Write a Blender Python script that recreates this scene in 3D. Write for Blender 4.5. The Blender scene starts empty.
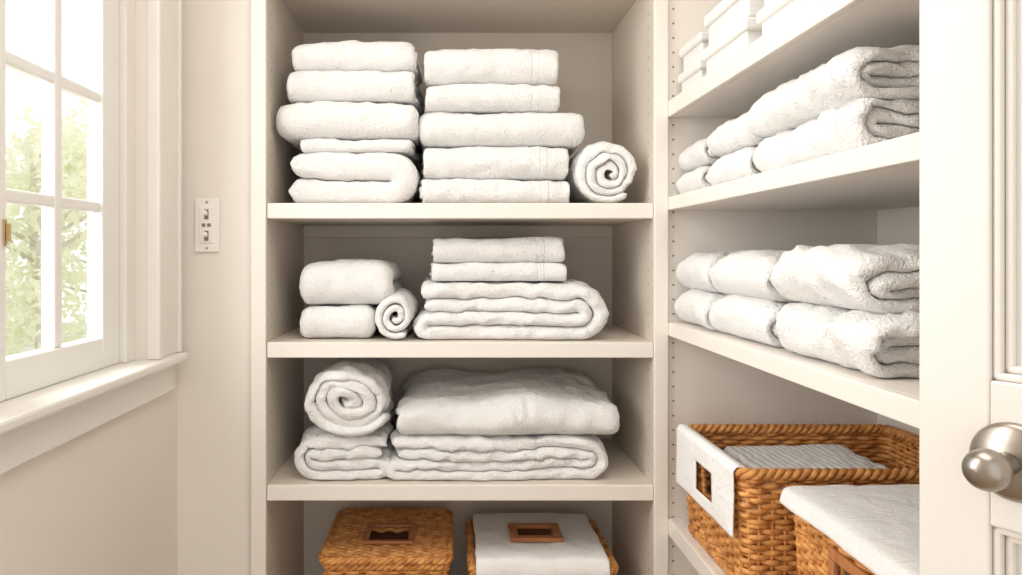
import bpy, bmesh, math, random
import numpy as np
from mathutils import Vector, Matrix

E = 1.35          # eye height (m); most heights below are written relative to it
rnd = random.Random(7)
scene = bpy.context.scene
col = scene.collection
try:
    scene.view_settings.view_transform = 'Standard'
    scene.view_settings.look = 'None'
except Exception:
    pass

# ------------------------------------------------------------------ materials
def new_mat(name):
    m = bpy.data.materials.new(name); m.use_nodes = True
    nt = m.node_tree
    return m, nt, nt.nodes['Principled BSDF']

def tex_noise(nt, scale, detail=3, rough=.5, vec=None, dist=0):
    n = nt.nodes.new('ShaderNodeTexNoise')
    n.inputs['Scale'].default_value = scale
    n.inputs['Detail'].default_value = detail
    n.inputs['Roughness'].default_value = rough
    n.inputs['Distortion'].default_value = dist
    if vec is not None: nt.links.new(vec, n.inputs['Vector'])
    return n

def coords(nt, scale=(1,1,1)):
    tc = nt.nodes.new('ShaderNodeTexCoord')
    mp = nt.nodes.new('ShaderNodeMapping')
    mp.inputs['Scale'].default_value = scale
    nt.links.new(tc.outputs['Object'], mp.inputs['Vector'])
    return mp.outputs['Vector']

def ramp(nt, fac, c0, c1, p0=.3, p1=.7):
    r = nt.nodes.new('ShaderNodeValToRGB')
    r.color_ramp.elements[0].color = (*c0,1); r.color_ramp.elements[1].color = (*c1,1)
    r.color_ramp.elements[0].position = p0; r.color_ramp.elements[1].position = p1
    nt.links.new(fac, r.inputs['Fac'])
    return r.outputs['Color']

def bump(nt, height, dist, strength=1.0, prev=None):
    b = nt.nodes.new('ShaderNodeBump')
    b.inputs['Distance'].default_value = dist
    b.inputs['Strength'].default_value = strength
    nt.links.new(height, b.inputs['Height'])
    if prev is not None: nt.links.new(prev, b.inputs['Normal'])
    return b.outputs['Normal']

def paint(name, c, rough=.55, var=.03):
    m, nt, p = new_mat(name)
    v = coords(nt)
    n = tex_noise(nt, 3, 3, vec=v)
    c0 = tuple(max(0, x*(1-var)) for x in c)
    nt.links.new(ramp(nt, n.outputs['Fac'], c0, c), p.inputs['Base Color'])
    n2 = tex_noise(nt, 260, 3, vec=v)
    nt.links.new(bump(nt, n2.outputs['Fac'], .0004, .4), p.inputs['Normal'])
    p.inputs['Roughness'].default_value = rough
    return m

M_WALL  = paint('wall_paint', (.82,.765,.70), .7)
M_TRIM  = paint('trim_paint', (.84,.805,.755), .4)
M_WIN   = paint('window_paint', (.85,.83,.80), .4)
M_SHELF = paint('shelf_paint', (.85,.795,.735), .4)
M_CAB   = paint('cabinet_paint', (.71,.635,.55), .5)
M_DOOR  = paint('door_paint', (.78,.74,.69), .4)
M_CEIL  = paint('ceiling_paint', (.88,.86,.83), .8)
M_PLATE = paint('plate_plastic', (.86,.83,.78), .3, .0)
M_HOLE  = paint('pin_hole_dark', (.26,.20,.15), .8)
M_SLOT  = paint('slot_grey', (.20,.19,.18), .6)
M_BOX   = paint('box_card', (.80,.785,.76), .7)

def towel_mat(name, c, border=False, stripes=False, terry=1.0):
    m, nt, p = new_mat(name)
    v = coords(nt)
    n = tex_noise(nt, 8, 3, vec=v)
    c0 = tuple(x*.985 for x in c)
    colout = ramp(nt, n.outputs['Fac'], c0, c)
    n1 = tex_noise(nt, 210, 3, .7, vec=v)
    n3 = nt.nodes.new('ShaderNodeTexVoronoi'); n3.inputs['Scale'].default_value = 330
    nt.links.new(v, n3.inputs['Vector'])
    n2 = tex_noise(nt, 28, 4, .55, vec=v, dist=1.0)
    nrm = bump(nt, n2.outputs['Fac'], .008, .55)
    nrm = bump(nt, n1.outputs['Fac'], .0078*terry, .72, nrm)
    nrm = bump(nt, n3.outputs['Distance'], .0020*terry, .5, nrm)
    if border:
        at = nt.nodes.new('ShaderNodeAttribute'); at.attribute_name = 'vm'
        r = nt.nodes.new('ShaderNodeValToRGB')
        e = r.color_ramp.elements
        mul = nt.nodes.new('ShaderNodeMath'); mul.operation='MULTIPLY'; mul.inputs[1].default_value = 5
        nt.links.new(at.outputs['Fac'], mul.inputs[0])
        pts = [(.22,1),(.232,0),(.245,1),(.30,1),(.312,0),(.325,1)]
        e[0].position=0; e[0].color=(1,1,1,1); e[1].position=1; e[1].color=(1,1,1,1)
        for q,k in pts:
            el = e.new(q); el.color=(k,k,k,1)
        nt.links.new(mul.outputs[0], r.inputs['Fac'])
        nrm = bump(nt, r.outputs['Color'], .003, .5, nrm)
    if stripes:
        w = nt.nodes.new('ShaderNodeTexWave'); w.wave_type='BANDS'; w.bands_direction='X'
        w.inputs['Scale'].default_value = 22; w.inputs['Distortion'].default_value=.4
        nt.links.new(v, w.inputs['Vector'])
        colout = ramp(nt, w.outputs['Fac'], (.56,.56,.56), (.86,.86,.85), .1,.6)
    nt.links.new(colout, p.inputs['Base Color'])
    nt.links.new(nrm, p.inputs['Normal'])
    p.inputs['Roughness'].default_value = .95
    p.inputs['Specular IOR Level'].default_value = .1
    p.inputs['Sheen Weight'].default_value = .25
    return m
M_TOWEL  = towel_mat('towel_cotton', (.935,.925,.91))
M_TOWELB = towel_mat('towel_cotton_bordered', (.935,.925,.91), border=True)
M_STRIPE = towel_mat('towel_grey_ticking', (.8,.8,.8), stripes=True, terry=.2)
M_LINER  = towel_mat('liner_linen', (.93,.92,.905), terry=.25)

def wicker_mat():
    m, nt, p = new_mat('wicker_rattan')
    v = coords(nt)
    n = tex_noise(nt, 45, 4, .6, vec=v)
    c = ramp(nt, n.outputs['Fac'], (.40,.14,.028), (.86,.42,.13), .32, .66)
    nt.links.new(c, p.inputs['Base Color'])
    n2 = tex_noise(nt, 300, 2, vec=v)
    nt.links.new(bump(nt, n2.outputs['Fac'], .001, .4), p.inputs['Normal'])
    p.inputs['Roughness'].default_value = .5
    return m
M_WICK = wicker_mat()
M_WICKIN = paint('wicker_base_and_shade', (.12,.045,.015), .8, .3)  # basket bases, plus painted-in shade for the handle openings
def wood_mat(name, a, b, sc=(2,30,2)):
    m, nt, p = new_mat(name)
    v = coords(nt, sc)
    n = tex_noise(nt, 6, 5, .6, vec=v, dist=.6)
    nt.links.new(ramp(nt, n.outputs['Fac'], a, b), p.inputs['Base Color'])
    p.inputs['Roughness'].default_value = .4
    return m
M_WOOD  = wood_mat('handle_wood', (.38,.13,.04), (.58,.25,.09))
M_FLOOR = wood_mat('floor_oak', (.50,.37,.25), (.66,.53,.39), (14,1.2,1))
def metal(name, c, r):
    m, nt, p = new_mat(name)
    p.inputs['Base Color'].default_value = (*c,1)
    p.inputs['Metallic'].default_value = 1
    n = tex_noise(nt, 90, 2, vec=coords(nt))
    mr = nt.nodes.new('ShaderNodeMapRange')
    mr.inputs['To Min'].default_value=r*.85; mr.inputs['To Max'].default_value=r*1.15
    nt.links.new(n.outputs['Fac'], mr.inputs['Value']); nt.links.new(mr.outputs['Result'], p.inputs['Roughness'])
    return m
M_NICKEL = metal('brushed_nickel', (.36,.32,.28), .30)
M_BRASS  = metal('aged_brass', (.60,.45,.24), .35)
def glass_mat():
    m = bpy.data.materials.new('window_glass'); m.use_nodes=True; nt=m.node_tree
    nt.nodes.clear()
    o=nt.nodes.new('ShaderNodeOutputMaterial'); mx=nt.nodes.new('ShaderNodeMixShader')
    t=nt.nodes.new('ShaderNodeBsdfTransparent'); g=nt.nodes.new('ShaderNodeBsdfGlossy')
    g.inputs['Roughness'].default_value=.02; mx.inputs[0].default_value=.05
    nt.links.new(t.outputs[0],mx.inputs[1]); nt.links.new(g.outputs[0],mx.inputs[2]); nt.links.new(mx.outputs[0],o.inputs[0])
    return m
M_GLASS = glass_mat()
def leaf_mat():
    m, nt, p = new_mat('leaf')
    n = tex_noise(nt, 2.5, 4, vec=coords(nt))
    nt.links.new(ramp(nt, n.outputs['Fac'], (.72,.75,.52), (.90,.90,.78)), p.inputs['Base Color'])  # leaf colours bleached pale to stand in for outdoor haze
    p.inputs['Roughness'].default_value=.6
    tr=nt.nodes.new('ShaderNodeBsdfTranslucent'); tr.inputs[0].default_value=(.94,.95,.80,1)
    mx=nt.nodes.new('ShaderNodeMixShader'); mx.inputs[0].default_value=.5
    out=nt.nodes['Material Output']
    nt.links.new(p.outputs[0],mx.inputs[1]); nt.links.new(tr.outputs[0],mx.inputs[2]); nt.links.new(mx.outputs[0],out.inputs[0])
    return m
M_LEAF = leaf_mat()
M_BARK = wood_mat('bark', (.62,.58,.50), (.76,.72,.64))  # bark paled as well, haze put into the colour
M_LAWN = paint('lawn_grass', (.66,.70,.52), .9, .3)

# ------------------------------------------------------------------ helpers
def empty(name):
    o = bpy.data.objects.new(name, None); o.empty_display_size=.1; col.objects.link(o); return o

def mesh_obj(name, verts, faces, mat, parent=None, smooth=False):
    me = bpy.data.meshes.new(name); me.from_pydata([tuple(v) for v in verts], [], faces); me.update()
    me.materials.append(mat)
    if smooth: me.polygons.foreach_set('use_smooth', [True]*len(me.polygons))
    o = bpy.data.objects.new(name, me); col.objects.link(o)
    if parent: o.parent = parent
    return o

def box(name, x0,x1,y0,y1,z0,z1, mat, parent=None, bev=.0015):
    x0,x1=sorted((x0,x1)); y0,y1=sorted((y0,y1)); z0,z1=sorted((z0,z1))
    cx,cy,cz=(x0+x1)/2,(y0+y1)/2,(z0+z1)/2
    hx,hy,hz=(x1-x0)/2,(y1-y0)/2,(z1-z0)/2
    vs=[(sx*hx,sy*hy,sz*hz) for sz in(-1,1) for sy in(-1,1) for sx in(-1,1)]
    fs=[(0,2,3,1),(4,5,7,6),(0,1,5,4),(2,6,7,3),(0,4,6,2),(1,3,7,5)]
    o=mesh_obj(name,vs,fs,mat,parent); o.location=(cx,cy,cz)
    if bev:
        b=o.modifiers.new('bevel','BEVEL'); b.width=min(bev,min(hx,hy,hz)*.8); b.segments=2; b.limit_method='ANGLE'
    return o

def ringstack(vs, fs, rings, close_ends=True):
    base=len(vs); n=len(rings[0])
    for r in rings: vs.extend(r)
    for i in range(len(rings)-1):
        for k in range(n):
            a=base+i*n+k; b=base+i*n+(k+1)%n
            fs.append((a,b,b+n,a+n))
    if close_ends:
        fs.append(tuple(base+k for k in range(n))[::-1])
        fs.append(tuple(base+(len(rings)-1)*n+k for k in range(n)))

def tube(vs, fs, pts, r, n=6, closed=False):
    P=np.array(pts,float); N=len(P)
    if closed: T=np.roll(P,-1,0)-np.roll(P,1,0)
    else: T=np.gradient(P,axis=0)
    T/= (np.linalg.norm(T,axis=1,keepdims=True)+1e-9)
    up=np.array([0,0,1.0]); 
    if abs(T[0] @ up)>.9: up=np.array([1.0,0,0])
    S=np.cross(T,up); S/=(np.linalg.norm(S,axis=1,keepdims=True)+1e-9); U=np.cross(S,T)
    base=len(vs)
    for k in range(N):
        for j in range(n):
            a=2*math.pi*j/n
            vs.append(tuple(P[k]+r*(math.cos(a)*S[k]+math.sin(a)*U[k])))
    M=N if closed else N-1
    for k in range(M):
        for j in range(n):
            a=base+k*n+j; b=base+k*n+(j+1)%n; k2=(k+1)%N
            fs.append((a,b,base+k2*n+(j+1)%n,base+k2*n+j))
    if not closed:
        fs.append(tuple(base+j for j in range(n))[::-1]); fs.append(tuple(base+(N-1)*n+j for j in range(n)))

def lathe(name, prof, mat, parent, origin, axis, n=40):
    axis=Vector(axis).normalized(); a=axis.orthogonal().normalized(); b=axis.cross(a)
    vs=[];fs=[];rings=[]
    for r,h in prof:
        rings.append([tuple(Vector(origin)+axis*h+(a*math.cos(2*math.pi*k/n)+b*math.sin(2*math.pi*k/n))*max(r,1e-4)) for k in range(n)])
    ringstack(vs,fs,rings)
    return mesh_obj(name,vs,fs,mat,parent,True)

# ------------------------------------------------------------------ textile generator
def arc(c, r, a0, a1, n):
    return [(c[0]+r*math.cos(a0+(a1-a0)*i/n), c[1]+r*math.sin(a0+(a1-a0)*i/n)) for i in range(1,n)]
def path_two(A,t):
    return [(A,.5*t),(t,.5*t)]+arc((t,t),.5*t,-math.pi/2,-3*math.pi/2,8)+[(t,1.5*t),(A-.004,1.5*t)]
def path_four(A,t):
    p=[(A-.012,2.5*t),(2*t,2.5*t)]+arc((2*t,2*t),.5*t,math.pi/2,3*math.pi/2,8)+[(2*t,1.5*t),(A-.5*t,1.5*t)]
    p+=arc((A-.5*t,t),.5*t,math.pi/2,-math.pi/2,8)+[(A-.5*t,.5*t),(2*t,.5*t)]
    p+=arc((2*t,2*t),1.5*t,-math.pi/2,-3*math.pi/2,18)+[(2*t,3.5*t),(A,3.5*t)]
    return p
def path_spiral(R,t,turns,phase,squash=.95):
    r1=R-t/2; r0=max(r1-t*turns, t*.35); th=2*math.pi*(r1-r0)/t; n=int(th/.16)
    out=[]
    for i in range(n+1):
        a=th*i/n; r=r0+t*a/(2*math.pi); an=phase-(th-a)
        out.append((R+r*math.cos(an), (R+r*math.sin(an))*squash))
    return out
def resample(p, step):
    P=np.array(p,float); d=np.r_[0,np.cumsum(np.linalg.norm(np.diff(P,axis=0),axis=1))]
    n=max(8,int(d[-1]/step)); s=np.linspace(0,d[-1],n)
    return np.c_[np.interp(s,d,P[:,0]),np.interp(s,d,P[:,1])], s
def field(P, wl, amp, seed, k=7):
    r=np.random.RandomState(seed); out=np.zeros_like(P)
    for _ in range(k):
        d=r.normal(size=3); d/=np.linalg.norm(d); f=2*math.pi/(wl*r.uniform(.7,1.5)); ph=r.uniform(0,6.28)
        dirn=r.normal(size=3); dirn/=np.linalg.norm(dirn)
        out+=np.outer(np.sin(P@d*f+ph),dirn)
    return out*amp/math.sqrt(k)

def textile(name, kind, A, H, L, orient, pos, seed=0, mat=None, t=None, lo=.004, mid=.0020, pillow=.07, ragged=.006,
            phase=-1.2, sagv=0.0, saga=0.0, fill=.485, step=.007, squash=.96, yaw=0.0, turns=9, parent=None):
    """cloth ribbon folded along path(a,z) and extruded by L.
    orient: front (fold to -Y, extruded in X) | right (fold to +X, extruded in Y) | left (fold to -X)"""
    if kind=='two': t=H/2; p=path_two(A,t)
    elif kind=='four': t=H/4; p=path_four(A,t)
    elif kind=='roll': p=path_spiral(H/2/squash if squash<1 else H/2,t,turns,phase,squash)
    st=min(step, max(t*.35,.0035))
    if kind!='roll': st=min(step,max(t*.45,.0045))
    C,s=resample(p,st); N=len(C); S=s[-1]
    T=np.gradient(C,axis=0); T/=np.linalg.norm(T,axis=1,keepdims=True); Nn=np.c_[-T[:,1],T[:,0]]
    h=np.full(N,t*fill); rr=t*.5
    e=np.minimum(s,S-s)/rr; e=np.clip(e,0,1); h*=np.sqrt(np.clip(1-(1-e)**2,.06,1))
    q=min(t*.5,.02)
    sl=[(q*(1-math.cos(a)), math.sin(a)) for a in [.15,.45,.8,1.15,1.57]]
    nin=max(6,int((L-2*q)/.009)); inner=[(q+(L-2*q)*i/nin,1.0) for i in range(1,nin)]
    slices=sl+inner+[(L-a,b) for a,b in sl[::-1]]
    r=np.random.RandomState(seed+11)
    ph=r.uniform(0,6.28,6)
    def rag(ss,o): return ragged*(np.sin(ss*9+ph[o])+.6*np.sin(ss*23+ph[o+1])+.5*np.sin(ss*4+ph[o+2]))/2
    loc=[]; vm=[]
    for v,sc in slices:
        f=v/L
        off=(1-f)**4*rag(s,0)+f**4*rag(s,3)
        Lf=C+Nn*(h*sc)[:,None]; Rt=C-Nn*(h*sc)[:,None]
        loc.append(np.c_[np.r_[Lf[:,0],Rt[::-1,0]], np.full(2*N,v)+np.r_[off,off[::-1]], np.r_[Lf[:,1],Rt[::-1,1]]])
        vm.append(np.full(2*N,L-v))
    P=np.concatenate(loc); vm=np.concatenate(vm); M=2*N; K=len(slices)
    u=P[:,1]/L
    P[:,2]*=1-pillow*np.abs(2*u-1)**5
    P[:,2]*=1-sagv*np.clip(u,0,1)**2
    a_=np.clip(P[:,0]/A,0,1) if kind!='roll' else np.zeros(len(P))
    P[:,2]*=1-saga*(1-a_)**2
    keep=np.clip(P[:,2]/(H*.35),0,1)[:,None]
    D=field(P,.20,lo,seed+1)+field(P,.085,lo*.55,seed+2)
    W=P+field(P,.09,.018,seed+5)
    D2=field(W,.040,mid,seed+3)+field(W*[.5,1,1.2],.022,mid*.6,seed+4)
    D=D+D2; D[:,2]*=keep[:,0]
    P=P+D; P[:,2]=np.maximum(P[:,2],.0006)
    if orient=='front': Q=np.c_[P[:,1],P[:,0],P[:,2]]; ctr=np.array([L/2,A/2,0])
    elif orient=='right': Q=np.c_[A-P[:,0],P[:,1],P[:,2]]; ctr=np.array([A/2,L/2,0])
    else: Q=np.c_[P[:,0],P[:,1],P[:,2]]; ctr=np.array([A/2,L/2,0])
    Q=Q-ctr
    faces=[]
    idx=np.arange(M); nx=np.roll(idx,-1)
    for k in range(K-1):
        b=k*M
        faces.extend(zip((b+idx).tolist(),(b+nx).tolist(),(b+M+nx).tolist(),(b+M+idx).tolist()))
    for b in (0,(K-1)*M):
        for i in range(N-1):
            f=(b+i,b+i+1,b+M-2-i,b+M-1-i)
            faces.append(f if b else f[::-1])
    me=bpy.data.meshes.new(name); me.from_pydata(Q.tolist(),[],faces)
    at=me.attributes.new('vm','FLOAT','POINT'); at.data.foreach_set('value',vm.astype(np.float32))
    bm=bmesh.new(); bm.from_mesh(me); bmesh.ops.recalc_face_normals(bm,faces=bm.faces); bm.to_mesh(me); bm.free()
    me.polygons.foreach_set('use_smooth',[True]*len(me.polygons))
    me.materials.append(mat or M_TOWEL)
    o=bpy.data.objects.new(name,me); col.objects.link(o)
    o.location=(pos[0]+ctr[0],pos[1]+ctr[1],pos[2]); o.rotation_euler=(0,0,yaw)
    if parent: o.parent=parent
    return o

def towel(x0,x1,z0,z1,kind='four',orient='front',y0=.03,depth=.30,name='folded_towel',**k):
    if orient=='front': return textile(name,kind,depth,z1-z0,x1-x0,orient,(x0,y0,E+z0),**k)
    return textile(name,kind,x1-x0,z1-z0,depth,orient,(x0,y0,E+z0),**k)

# ------------------------------------------------------------------ room shell
XL=-.603; XR=.954
box('floor',-1.2,2.2,-3.4,.55,-.05,0,M_FLOOR)
box('ceiling',-.75,1.1,-2.2,.55,2.55,2.60,M_CEIL)
box('wall_back',-.67,1.05,.42,.50,0,2.55,M_WALL,bev=0)
box('wall_back_return',-.67,-.434,.006,.42,0,2.55,M_WALL,bev=0)
box('wall_right',XR,XR+.09,-2.2,.42,0,2.55,M_WALL,bev=0)
wl=empty('wall_left')
WT=E+.98; WB=E-.212; Y0=-.150; Y1=-1.13
box('below_window',-.67,XL,-2.2,.006,0,WB-.018,M_WALL,wl,0)
box('above_window',-.67,XL,-2.2,.006,WT,2.55,M_WALL,wl,0)
box('far_pier',-.67,XL,Y0,.006,WB-.018,WT,M_WALL,wl,0)
box('near_pier',-.67,XL,-2.2,Y1,WB-.018,WT,M_WALL,wl,0)
w=empty('window_1')
box('sill',-.672,-.566,Y1-.13,-.022,WB-.018,WB,M_TRIM,w,.005)
box('apron',XL,XL+.014,Y1-.11,-.045,E-.290,WB-.018,M_TRIM,w,.002)
box('casing_far',XL,XL+.016,Y0+.018,-.042,WB,WT+.11,M_TRIM,w,.003)
box('casing_bead',XL-.004,XL+.024,Y0-.002,Y0+.018,WB,WT,M_TRIM,w,.004)
box('casing_backband',XL,XL+.024,-.042,-.028,WB,WT+.11,M_TRIM,w,.004)
box('casing_near',XL,XL+.016,Y1-.11,Y1,WB,WT+.11,M_TRIM,w,.003)
box('casing_head',XL,XL+.016,Y1,Y0,WT,WT+.11,M_TRIM,w,.003)
box('jamb_far',-.672,-.628,-.192,Y0+.001,WB,WT,M_TRIM,w,.003)
XS0,XS1=-.670,-.640
def sash(ya,yb,tag):
    st=.070; ga,gb=ya-st,yb+st
    box(f'sash_{tag}_stile_far',XS0,XS1,ga,ya,WB,WT,M_WIN,w,.004)
    box(f'sash_{tag}_stile_near',XS0,XS1,yb,gb,WB,WT,M_WIN,w,.004)
    box(f'sash_{tag}_rail_low',XS0,XS1,gb,ga,WB,E-.154,M_WIN,w,.004)
    box(f'sash_{tag}_rail_top',XS0,XS1,gb,ga,WT-.06,WT,M_WIN,w,.004)
    mid=(ga+gb)/2
    box(f'sash_{tag}_muntin_v',XS0+.004,XS1-.003,mid-.0125,mid+.0125,E-.154,WT-.06,M_WIN,w,.004)
    for i,z in enumerate((.086,.287,.487,.69)):
        box(f'sash_{tag}_muntin_h{i}',XS0+.005,XS1-.004,gb,ga,E+z-.010,E+z+.010,M_WIN,w,.004)
    box(f'sash_{tag}_glass',-.657,-.655,gb,ga,E-.154,WT-.06,M_GLASS,w,0)
sash(-.192,-.621,'a')
box('mullion',-.672,-.628,-.653,-.623,WB,WT,M_WIN,w,.004)
sash(-.655,Y1,'b')
box('latch_plate',-.640,-.637,-.562,-.555,E+.012,E+.050,M_BRASS,w,.001)
box('latch_lever',-.637,-.630,-.560,-.557,E+.018,E+.044,M_BRASS,w,.001)

# double switch plate
o=empty('wall_switch_plate')
yp=.006
box('plate',-.563,-.509,yp-.006,yp,E+.004,E+.123,M_PLATE,o,.003)
box('face',-.5525,-.5195,yp-.0080,yp-.005,E+.024,E+.103,M_PLATE,o,.002)
for i,zc in enumerate((.087,.040)):
    box(f'toggle_slot_{i}',-.5405,-.5315,yp-.0086,yp-.0075,E+zc-.011,E+zc+.011,M_SLOT,o,0)
    tg=box(f'toggle_{i}',-.5392,-.5328,yp-.020,yp-.0078,E+zc-.002,E+zc+.007,M_PLATE,o,.002)
    tg.rotation_euler=(math.radians(-22),0,0)
box('rocker_a',-.5465,-.5385,yp-.0092,yp-.0075,E+.060,E+.0675,M_SLOT,o,.001)
box('rocker_b',-.5345,-.5265,yp-.0092,yp-.0075,E+.060,E+.0675,M_SLOT,o,.001)
lathe('screw_top',[(.003,0),(.002,.001)],M_NICKEL,o,(-.536,yp-.006,E+.114),(0,-1,0),12)
lathe('screw_low',[(.003,0),(.002,.001)],M_NICKEL,o,(-.536,yp-.006,E+.013),(0,-1,0),12)

# ------------------------------------------------------------------ closet tower
TX0,TX1=-.403,.447
tw=empty('closet_shelving_tower')
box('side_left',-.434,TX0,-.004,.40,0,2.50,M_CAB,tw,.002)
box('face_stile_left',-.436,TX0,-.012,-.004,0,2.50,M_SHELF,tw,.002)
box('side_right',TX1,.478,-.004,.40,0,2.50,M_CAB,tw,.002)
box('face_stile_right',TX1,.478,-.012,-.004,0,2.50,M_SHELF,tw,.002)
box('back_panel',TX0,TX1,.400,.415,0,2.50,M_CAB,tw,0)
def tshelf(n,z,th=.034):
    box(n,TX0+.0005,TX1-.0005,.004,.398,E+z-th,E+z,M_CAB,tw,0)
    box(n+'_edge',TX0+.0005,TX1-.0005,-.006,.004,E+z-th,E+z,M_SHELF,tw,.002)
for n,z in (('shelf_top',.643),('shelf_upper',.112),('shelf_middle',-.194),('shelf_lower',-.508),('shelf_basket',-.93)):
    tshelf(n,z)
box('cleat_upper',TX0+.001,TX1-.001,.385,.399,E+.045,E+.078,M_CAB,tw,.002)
def pins(name, places, axis, parent):
    vs=[];fs=[]
    ax=Vector(axis); a=ax.orthogonal().normalized(); b=ax.cross(a)
    for c in places:
        base=len(vs); n=10
        for k in range(n):
            vs.append(tuple(Vector(c)+(a*math.cos(6.2832*k/n)+b*math.sin(6.2832*k/n))*.0024))
        fs.append(tuple(base+k for k in range(n)))
    return mesh_obj(name,vs,fs,M_HOLE,parent)
zs=[E-.90+.032*i for i in range(50)]
pins('pin_holes_left',[(TX0+.0006,y,z) for z in zs for y in (.035,.34)],(1,0,0),tw)
pins('pin_holes_right',[(TX1-.0006,y,z) for z in zs for y in (.035,.34)],(-1,0,0),tw)

# ------------------------------------------------------------------ right-hand shelving
ru=empty('closet_side_shelving')
RX=.478; YE=-.93
box('end_panel_far',RX+.0005,XR-.001,.000,.018,0,2.50,M_SHELF,ru,0)
box('end_panel_near',RX+.02,XR-.001,YE-.018,YE,0,2.50,M_SHELF,ru,.002)
box('wall_panel',XR-.012,XR-.001,YE,0,0,2.50,M_SHELF,ru,0)
def rshelf(n,top,bot):
    box(n,RX+.012,XR-.0125,YE+.0005,-.0005,E+bot,E+top,M_SHELF,ru,0)
    box(n+'_edge',RX,RX+.012,YE+.0005,-.0005,E+bot,E+top,M_SHELF,ru,.002)
for n,a,b in (('shelf_high',.335,.300),('shelf_upper',.125,.096),('shelf_middle',-.150,-.179),('shelf_lower',-.580,-.615),('shelf_top',.80,.77)):
    rshelf(n,a,b)
pins('pin_holes_far',[(RX+.014,-.0006,z) for z in zs],(0,-1,0),ru)

# ------------------------------------------------------------------ door
d=empty('door_1')
DL,DT=.72,.035
def dbox(name,t0,t1,n0,n1,z0,z1,mat=M_DOOR,bev=.002):
    return box(name,t0,t1,n0,n1,z0,z1,mat,d,bev)
st=.053
dbox('stile_free',0,st,0,DT,.01,2.05)
dbox('stile_hinge',DL-st-.03,DL,0,DT,.01,2.05)
dbox('rail_top',st,DL-st,0,DT,1.93,2.05)
dbox('rail_lock',st,DL-st,0,DT,E-.215,E-.100)
dbox('rail_bottom',st,DL-st,0,DT,.01,.24)
for nm,z0,z1 in (('upper',E-.100,1.93),('lower',.24,E-.215)):
    dbox('panel_'+nm,st,DL-st-.03,.016,.026,z0,z1)
    t0,t1=st,DL-st-.03
    for k,(ww,pr,q) in enumerate(((.006,.004,0),(.006,.010,.006))):
        dbox(f'mould_{nm}_l{k}',t0+q,t0+q+ww,pr,.017,z0+q,z1-q,bev=.003)
        dbox(f'mould_{nm}_r{k}',t1-q-ww,t1-q,pr,.017,z0+q,z1-q,bev=.003)
        dbox(f'mould_{nm}_b{k}',t0+q,t1-q,pr,.017,z0+q,z0+q+ww,bev=.003)
        dbox(f'mould_{nm}_t{k}',t0+q,t1-q,pr,.017,z1-q-ww,z1-q,bev=.003)
kt,kz=.070,E-.160
lathe('knob_rosette',[(.0,0),(.030,0),(.030,.003),(.027,.006),(.020,.008),(.012,.011)],M_NICKEL,d,(kt,0,kz),(0,-1,0))
lathe('knob_stem',[(.010,.006),(.0075,.014),(.0075,.026),(.010,.032)],M_NICKEL,d,(kt,0,kz),(0,-1,0))
kp=[(.008,.026)]+[(.0155*math.sin(a)**.8 ,.043-.014*math.cos(a)) for a in [0.45+.135*i for i in range(20)] if a<3.1]+[(.0005,.0572)]
lathe('knob_ball',kp,M_NICKEL,d,(kt,0,kz),(0,-1,0))
lathe('knob_back',[(.033,0),(.030,.006),(.010,.01),(.010,.03),(.024,.045),(.001,.06)],M_NICKEL,d,(kt,DT,kz),(0,1,0))
d.location=(.400,-.980,0); d.rotation_euler=(0,0,math.radians(-60))

# ------------------------------------------------------------------ towels : tower, upper shelf (z=.112)
T=towel; z=.1125
T(-.362,-.073,z,z+.118,'two','right',y0=.03,depth=.30,seed=1,pillow=.05,mid=.0032,lo=.005)
T(-.345,-.085,z+.118,z+.150,'two','front',y0=.035,depth=.30,seed=2,mid=.002)
T(-.390,-.074,z+.149,z+.236,'two','front',y0=.02,depth=.31,seed=3,pillow=.10,mid=.003,lo=.005)
T(-.368,-.076,z+.235,z+.305,'four','front',y0=.03,depth=.30,seed=4,pillow=.07,mid=.0026)
T(-.360,-.080,z+.304,z+.374,'four','front',y0=.04,depth=.30,seed=5,pillow=.09,mid=.0026)
zz=z
for i,(a,b,h) in enumerate(((-.068,.268,.058),(-.067,.266,.078),(-.069,.308,.080),(-.060,.250,.064),(-.054,.250,.086))):
    T(a,b,zz,zz+h,'four' if i!=2 else 'two','front',y0=.03+.003*i,depth=.31,seed=20+i,mat=M_TOWELB if i!=2 else M_TOWEL,pillow=.04,lo=.0034,mid=.0024)
    zz+=h-.001
textile('rolled_towel','roll',0,.156,.30,'left',(.275,.022,E+z),seed=31,t=.0195,phase=-.9,squash=1.0,lo=.006,mid=.003,turns=9,fill=.475)

# middle shelf (z=-.194)
z=-.1935
T(-.345,-.174,z,z+.076,'two','front',y0=.03,depth=.29,seed=41,pillow=.08,mid=.0026)
T(-.343,-.128,z+.076,z+.178,'two','front',y0=.03,depth=.29,seed=42,pillow=.09,mid=.003)
textile('rolled_towel','roll',0,.104,.28,'left',(-.172,.016,E+z),seed=43,t=.0165,phase=-1.0,squash=1.14,lo=.004,fill=.475)
T(-.066,.352,z,z+.131,'four','right',y0=.02,depth=.32,seed=44,pillow=.05,mid=.003,lo=.006)
T(-.045,.262,z+.131,z+.174,'four','front',y0=.04,depth=.30,seed=45,mat=M_TOWELB,pillow=.05,lo=.003)
T(-.040,.262,z+.173,z+.230,'four','front',y0=.04,depth=.30,seed=46,mat=M_TOWELB,pillow=.06,lo=.003)

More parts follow.
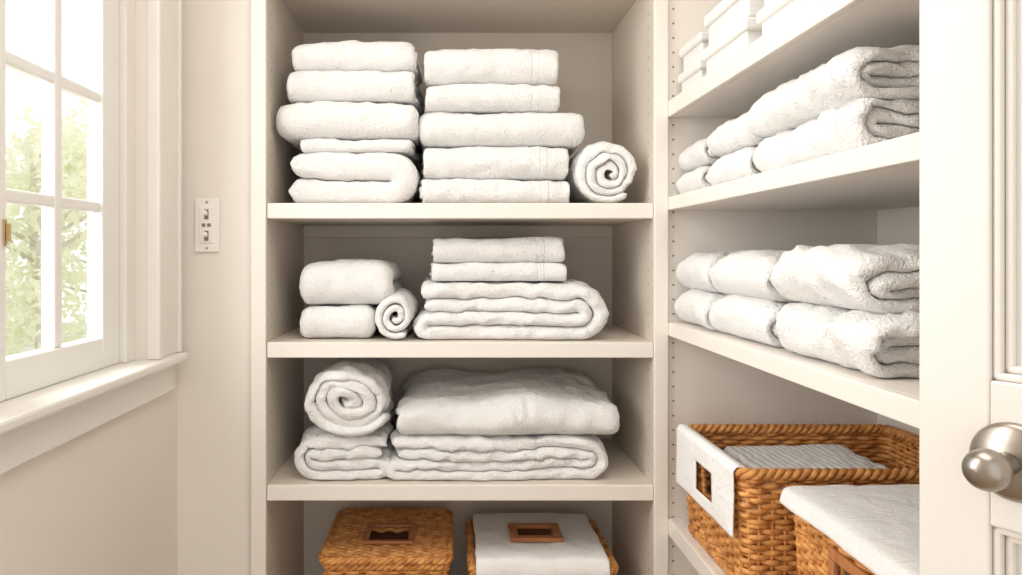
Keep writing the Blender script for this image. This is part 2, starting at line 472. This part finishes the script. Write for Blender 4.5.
# lower shelf (z=-.508)
z=-.5075
T(-.352,-.146,z,z+.100,'four','left',y0=.02,depth=.30,seed=51,lo=.008,mid=.004,pillow=.04)
textile('rolled_towel','roll',0,.162,.30,'left',(-.334,.015,E+z+.099),seed=52,t=.025,phase=-.5,squash=.78,lo=.009,mid=.004,fill=.475)
T(-.132,.355,z,z+.094,'four','right',y0=.02,depth=.34,seed=53,lo=.007,mid=.004,pillow=.03,name='folded_blanket',step=.008)
T(-.120,.388,z+.095,z+.200,'two','front',y0=.012,depth=.355,seed=54,lo=.008,mid=.0042,pillow=.30,saga=.26,name='folded_duvet',step=.008)

# ------------------------------------------------------------------ right shelves textiles
z=.1255
for i,(ya,yb,ht) in enumerate(((-.165,-.012,.108),(-.390,-.192,.122))):
    for k in range(2):
        T(.492+.004*k,.80,z+k*ht/2,z+(k+1)*ht/2,'four','left',y0=ya,depth=yb-ya,seed=60+i*2+k,pillow=.18,lo=.003,ragged=.003)
T(.492,.90,z,z+.066,'four','left',y0=-.705,depth=.295,seed=66,lo=.006,mid=.004,pillow=.06,name='folded_blanket',ragged=.012)
T(.490,.90,z+.065,z+.136,'four','left',y0=-.700,depth=.295,seed=67,lo=.007,mid=.004,pillow=.10,name='folded_blanket',ragged=.016)
z=-.1495
for i,(ya,yb) in enumerate(((-.200,-.012),(-.455,-.220))):
    T(.488,.84,z,z+.076,'four','left',y0=ya,depth=yb-ya,seed=70+i*2,pillow=.22,lo=.004,ragged=.004)
    T(.490,.84,z+.073,z+.154,'four','left',y0=ya+.004,depth=yb-ya-.008,seed=71+i*2,pillow=.24,lo=.004,ragged=.004)
T(.490,.92,z,z+.078,'four','left',y0=-.745,depth=.270,seed=76,pillow=.10,lo=.007,mid=.004,name='folded_blanket',ragged=.012)
T(.486,.92,z+.077,z+.158,'four','left',y0=-.735,depth=.262,seed=77,pillow=.12,lo=.007,mid=.004,name='folded_blanket',ragged=.016)

def lidbox(x0,x1,y0,y1,z0,h):
    e=empty('lidded_storage_box')
    box('body',x0+.007,x1-.007,y0+.007,y1-.007,E+z0,E+z0+h*.66,M_BOX,e,.003)
    box('lid',x0,x1,y0,y1,E+z0+h*.60,E+z0+h-.003,M_BOX,e,.005)
for ya,yb,h,xx in ((-.150,-.014,.057,.496),(-.385,-.178,.066,.492),(-.64,-.415,.062,.498)):
    for k in range(2):
        lidbox(xx+.004*k,.80,ya+.004*k,yb,.3355+k*h,h)

# ------------------------------------------------------------------ wicker
def rrect(x0,x1,y0,y1,r,n=6):
    pts=[]
    for cx,cy,a0 in ((x1-r,y1-r,0),(x0+r,y1-r,90),(x0+r,y0+r,180),(x1-r,y0+r,270)):
        for i in range(n+1):
            a=math.radians(a0+90*i/n); pts.append((cx+r*math.cos(a),cy+r*math.sin(a)))
    return pts
def perim(x0,x1,y0,y1,step,r=.02):
    P=np.array(rrect(x0,x1,y0,y1,r)); P=np.vstack([P,P[:1]])
    dd=np.r_[0,np.cumsum(np.linalg.norm(np.diff(P,axis=0),axis=1))]; L=dd[-1]
    n=int(L/step); s=np.arange(n)*L/n
    Q=np.c_[np.interp(s,dd,P[:,0]),np.interp(s,dd,P[:,1])]
    T=np.roll(Q,-1,0)-np.roll(Q,1,0); T/=np.linalg.norm(T,axis=1,keepdims=True)
    return Q,np.c_[T[:,1],-T[:,0]],L,n
def rope(vs,fs,Q,Nn,L,n,z,rad,r,k=3,pitch=.045):
    s=np.arange(n)*L/n; turns=round(L/pitch)
    for j in range(k):
        a=2*math.pi*turns*s/L+2*math.pi*j/k
        pts=np.c_[Q+Nn*(rad*np.cos(a))[:,None], z+rad*np.sin(a)]
        tube(vs,fs,pts,r,6,True)
def basket(name,x0,x1,y0,y1,z0,z1,hole=None,taper=.012):
    """hole=(side,c,halfwidth,zlo,zhi), side 'x-' or 'y-'"""
    e=empty(name); vs=[];fs=[]
    sp=.0088; nrow=int((z1-z0-.012)/sp)
    for i in range(nrow):
        zz=z0+.005+i*sp; k=(zz-z0)/(z1-z0); q=taper*(1-k)
        Q,Nn,L,n=perim(x0+q+.005,x1-q-.005,y0+q+.005,y1-q-.005,.0055)
        w=2*math.pi*round(L/.044/1)*(np.arange(n)/n)
        off=.0036*np.sin(w+i*math.pi)
        P=np.c_[Q+Nn*off[:,None], np.full(n,zz)+.0008*np.sin(w*.37+i)]
        skip=np.zeros(n,bool)
        if hole and hole[3]<zz<hole[4]:
            side,c,hw=hole[:3]
            if side=='x-': skip=(np.abs(Q[:,1]-c)<hw)&(Q[:,0]<x0+.03)
            else: skip=(np.abs(Q[:,0]-c)<hw)&(Q[:,1]<y0+.03)
        if skip.any():
            k0=int(np.argmax(skip&~np.roll(skip,1)));
            order=np.roll(np.arange(n),-k0); order=[j for j in order if not skip[j]]
            tube(vs,fs,P[order],.0049,6,False)
        else: tube(vs,fs,P,.0049,6,True)
    Q,Nn,L,n=perim(x0+.005,x1-.005,y0+.005,y1-.005,.0055)
    m=round(L/.044)*2
    for j in range(m):
        q=Q[int(j*n/m)%n]
        if hole:
            side,c,hw=hole[:3]
            if side=='x-' and abs(q[1]-c)<hw and q[0]<x0+.03: continue
            if side=='y-' and abs(q[0]-c)<hw and q[1]<y0+.03: continue
        cx,cy=(x0+x1)/2,(y0+y1)/2
        b=(q[0]+math.copysign(taper*.9,cx-q[0]) if abs(q[0]-cx)>.45*(x1-x0) else q[0], q[1]+math.copysign(taper*.9,cy-q[1]) if abs(q[1]-cy)>.45*(y1-y0) else q[1])
        tube(vs,fs,[(b[0],b[1],z0),((q[0]+b[0])/2,(q[1]+b[1])/2,(z0+z1)/2),(q[0],q[1],z1-.004)],.0034,6)
    mesh_obj('woven_sides',vs,fs,M_WICK,e,True)
    vs=[];fs=[]
    Q,Nn,L,n=perim(x0+.006,x1-.006,y0+.006,y1-.006,.004)
    rope(vs,fs,Q,Nn,L,n,z1-.006,.0060,.0056)
    Q,Nn,L,n=perim(x0+taper+.004,x1-taper-.004,y0+taper+.004,y1-taper-.004,.004)
    rope(vs,fs,Q,Nn,L,n,z0+.008,.0035,.0042)
    mesh_obj('braided_rim',vs,fs,M_WICK,e,True)
    box('base',x0+taper+.008,x1-taper-.008,y0+taper+.008,y1-taper-.008,z0+.001,z0+.008,M_WICKIN,e,0)
    return e
def frame(name,e,cx,cy,cz,w,h,b,th,plane,mat):
    def bb(n,u0,u1,v0,v1):
        if plane=='z': box(n,cx+u0,cx+u1,cy+v0,cy+v1,cz,cz+th,mat,e,.0025)
        else: box(n,cx-th,cx,cy+u0,cy+u1,cz+v0,cz+v1,mat,e,.0025)
    bb(name+'_a',-w/2,w/2,-h/2,-h/2+b); bb(name+'_b',-w/2,w/2,h/2-b,h/2)
    bb(name+'_c',-w/2,-w/2+b,-h/2+b,h/2-b); bb(name+'_d',w/2-b,w/2,-h/2+b,h/2-b)
def woven_lid(e,x0,x1,y0,y1,z,hole):
    vs=[];fs=[]; n=int((y1-y0-.012)/.0085)
    for i in range(n+1):
        y=y0+.006+(y1-y0-.012)*i/n
        xs=np.arange(x0+.006,x1-.006,.005)
        P=np.c_[xs,np.full(len(xs),y),z-.006+.003*np.sin(xs*2*math.pi/.04+i*math.pi)]
        segs=[P]
        if abs(y-hole[1])<hole[3]: segs=[P[P[:,0]<hole[0]-hole[2]],P[P[:,0]>hole[0]+hole[2]]]
        for s_ in segs:
            if len(s_)>2: tube(vs,fs,s_,.0048,6)
    for j in range(int((x1-x0-.02)/.02)+1):
        x=x0+.01+.02*j
        if abs(x-hole[0])<hole[2]:
            tube(vs,fs,[(x,y0+.006,z-.006),(x,hole[1]-hole[3],z-.006)],.003,6); tube(vs,fs,[(x,hole[1]+hole[3],z-.006),(x,y1-.006,z-.006)],.003,6)
        else: tube(vs,fs,[(x,y0+.006,z-.006),(x,(y0+y1)/2,z-.006),(x,y1-.006,z-.006)],.003,6)
    Q,Nn,L,nn=perim(x0+.003,x1-.003,y0+.003,y1-.003,.004)
    rope(vs,fs,Q,Nn,L,nn,z-.007,.0045,.0048)
    mesh_obj('woven_lid',vs,fs,M_WICK,e,True)

b1=basket('wicker_lidded_basket',-.288,-.002,.022,.330,E-.9295,E-.693)
woven_lid(b1,-.292,.002,.018,.334,E-.678,(-.145,.150,.046,.046))
box('inner_shade',-.200,-.090,.095,.205,E-.694,E-.690,M_WICKIN,b1,0)  # dark slab under the lid hole stands in for shade inside the basket
frame('lid_handle',b1,-.145,.150,E-.677,.120,.118,.014,.007,'z',M_WOOD)
b2=basket('wicker_lined_basket',.044,.378,.022,.330,E-.9295,E-.705)
def draped(name,e,x0,x1,y0,y1,ztop,drop_f,drop_s,seed,mat=M_LINER,th=.006,dome=0.0):
    """cloth lying on a box top and turned down over its edges"""
    nx,ny=70,70; r=.02
    us=np.linspace(x0-drop_s,x1+drop_s,nx) ; vs_=np.linspace(y0-drop_f,y1+.0,ny)
    pts=[]
    def fold(u,a,b):
        if u<a: 
            q=a-u; return a-.004-min(q,r)*.3, q
        if u>b:
            q=u-b; return b+.004+min(q,r)*.3, q
        return u,0
    for v in vs_:
        for u in us:
            X,dx=fold(u,x0,x1); Y,dy=fold(v,y0,1e9)
            cu=min(max((u-x0)/(x1-x0),0),1); cv=min(max((v-y0)/(y1-y0),0),1)
            pts.append((X,Y,ztop+dome*(1-(2*cu-1)**4)*(1-(2*cv-1)**4)-max(dx,dy)*1.0-(.35*min(dx,dy))))
    P=np.array(pts); D=field(P,.14,.003,seed)+field(P,.05,.0014,seed+1); D[:,2]=np.abs(D[:,2]); P=P+D
    fs=[(j*nx+i,j*nx+i+1,(j+1)*nx+i+1,(j+1)*nx+i) for j in range(ny-1) for i in range(nx-1)]
    o=mesh_obj(name,P.tolist(),fs,mat,e,True)
    m=o.modifiers.new('thick','SOLIDIFY'); m.thickness=th; m.offset=0
    m=o.modifiers.new('sub','SUBSURF'); m.levels=1; m.render_levels=1
    return o
box('folded_linens',.064,.356,.038,.314,E-.86,E-.690,M_LINER,b2,.012)
draped('linen_cover',b2,.064,.352,.024,.305,E-.684,.045,.004,5)
frame('wood_handle',b2,.205,.155,E-.6775,.125,.100,.020,.010,'z',M_WOOD)
box('handle_hole_shade',.165,.245,.124,.186,E-.681,E-.6755,M_WICKIN,b2,0)  # flat dark slab inside the frame, shade of an opening put in as colour

ZB=E-.5795
b3=basket('wicker_open_basket',.487,.930,-.385,-.055,ZB,E-.365,hole=('x-',-.23,.044,E-.462,E-.402))
def flap(name,e,x,ya,yb,z0,z1,hole,seed,mat=M_LINER):
    vs=[];fs=[];ny,nz=52,34
    for j in range(nz+1):
        for i in range(ny+1):
            vs.append((x,ya+(yb-ya)*i/ny,z0+(z1-z0)*j/nz))
    P=np.array(vs); D=field(P,.10,.0010,seed); P[:,0]+=D[:,0]
    top=np.array([(x+.006,ya+(yb-ya)*i/ny,z1+.008) for i in range(ny+1)]+[(x+.020,ya+(yb-ya)*i/ny,z1+.007) for i in range(ny+1)]+[(x+.026,ya+(yb-ya)*i/ny,z1-.02) for i in range(ny+1)])
    P=np.vstack([P,top])
    for j in range(nz+3):
        for i in range(ny):
            f=(j*(ny+1)+i,j*(ny+1)+i+1,(j+1)*(ny+1)+i+1,(j+1)*(ny+1)+i)
            c=P[list(f)].mean(0)
            if hole and j<nz and abs(c[1]-hole[0])<hole[1] and hole[2]<c[2]<hole[3]: continue
            fs.append(f)
    o=mesh_obj(name,P.tolist(),fs,mat,e,True)
    m=o.modifiers.new('thick','SOLIDIFY'); m.thickness=.003; m.offset=0
    return o
flap('liner_flap',b3,.479,-.372,-.068,E-.480,E-.368,(-.23,.044,E-.456,E-.402),8)
textile('folded_linen','four',.26,.088,.30,'front',(.56,-.345,ZB+.009),seed=82,mat=M_LINER,pillow=.05,lo=.003,parent=b3)
textile('striped_towel','four',.26,.088,.26,'front',(.565,-.345,ZB+.096),seed=81,mat=M_STRIPE,pillow=.05,lo=.003,parent=b3)

b4=basket('wicker_linen_basket',.545,.935,-.80,-.425,ZB,E-.392,hole=('x-',-.62,.040,E-.490,E-.430))
frame('wood_handle',b4,.546,-.62,E-.460,.112,.088,.016,.008,'x',M_WOOD)
box('linen_stack',.570,.915,-.775,-.45,ZB+.010,E-.392,M_LINER,b4,.015)
draped('linen_cover',b4,.546,.925,-.79,-.427,E-.378,.03,.026,9,th=.008,dome=.012)

# ------------------------------------------------------------------ outside
box('lawn',-14,-.9,-6,16,-.35,-.305,M_LAWN,None,0)
def tree(cx,cy,h,rad,seed,n=4600):
    e=empty('garden_tree'); r=random.Random(seed)
    vs=[];fs=[]
    tube(vs,fs,[(cx,cy,-.30),(cx+.05,cy,h*.3),(cx-.05,cy+.05,h*.6),(cx,cy,h*.9)],.05,8)
    for k in range(9):
        a=r.uniform(0,6.28); zb=h*r.uniform(.2,.7); l=rad*r.uniform(.5,.9)
        tube(vs,fs,[(cx,cy,zb),(cx+l*.5*math.cos(a),cy+l*.5*math.sin(a),zb+l*.3),(cx+l*math.cos(a),cy+l*math.sin(a),zb+l*.45)],.02,6)
    mesh_obj('trunk',vs,fs,M_BARK,e,True)
    vs=[];fs=[]
    cl=[(cx+r.gauss(0,rad*.5),cy+r.gauss(0,rad*.5),h*r.uniform(.2,1.0),rad*r.uniform(.2,.42)) for _ in range(30)]
    for _ in range(n):
        c=r.choice(cl); v=Vector((r.gauss(0,1),r.gauss(0,1),r.gauss(0,1))).normalized()*c[3]*r.uniform(.4,1.1)
        p=Vector(c[:3])+v
        if p.z<-.15: continue
        a=Vector((r.gauss(0,1),r.gauss(0,1),r.gauss(0,1))).normalized(); b=a.orthogonal().normalized(); s=r.uniform(.035,.07)
        k=len(vs); vs+= [tuple(p-a*s),tuple(p+b*s*.5),tuple(p+a*s),tuple(p-b*s*.5)]; fs.append((k,k+1,k+2,k+3))
    mesh_obj('leaves',vs,fs,M_LEAF,e)
tree(-3.7,4.9,2.5,1.1,3); tree(-5.6,6.6,2.4,1.4,4); tree(-4.6,8.5,2.9,1.3,5)

# ------------------------------------------------------------------ light
wd=bpy.data.worlds.new('World'); scene.world=wd; wd.use_nodes=True
bg=wd.node_tree.nodes['Background']; bg.inputs[0].default_value=(1.0,.985,.965,1); bg.inputs[1].default_value=1.38
def area(name,loc,rot,sx,sy,pw,c=(1,1,1)):
    l=bpy.data.lights.new(name,'AREA'); l.shape='RECTANGLE'; l.size=sx; l.size_y=sy; l.energy=pw; l.color=c
    o=bpy.data.objects.new(name,l); col.objects.link(o); o.location=loc; o.rotation_euler=rot; return o
area('window_daylight',(-1.25,-.85,E+.50),(0,math.radians(-78),0),1.4,1.2,56,(1,.985,.96))
area('ceiling_fill',(.15,-1.0,2.50),(0,0,0),.7,.9,10,(1,.95,.88))  # added fill light to brighten the closet, no fixture modelled

# ------------------------------------------------------------------ camera
cd=bpy.data.cameras.new('camera'); cam=bpy.data.objects.new('camera',cd); col.objects.link(cam)
cam.location=(0,-1.6,E); cam.rotation_euler=(math.pi/2,0,0)
cd.sensor_width=36; cd.lens=726/1022*36; cd.shift_x=(511-450)/1022; cd.shift_y=-(287.5-254)/1022
cd.clip_start=.01
scene.camera=cam
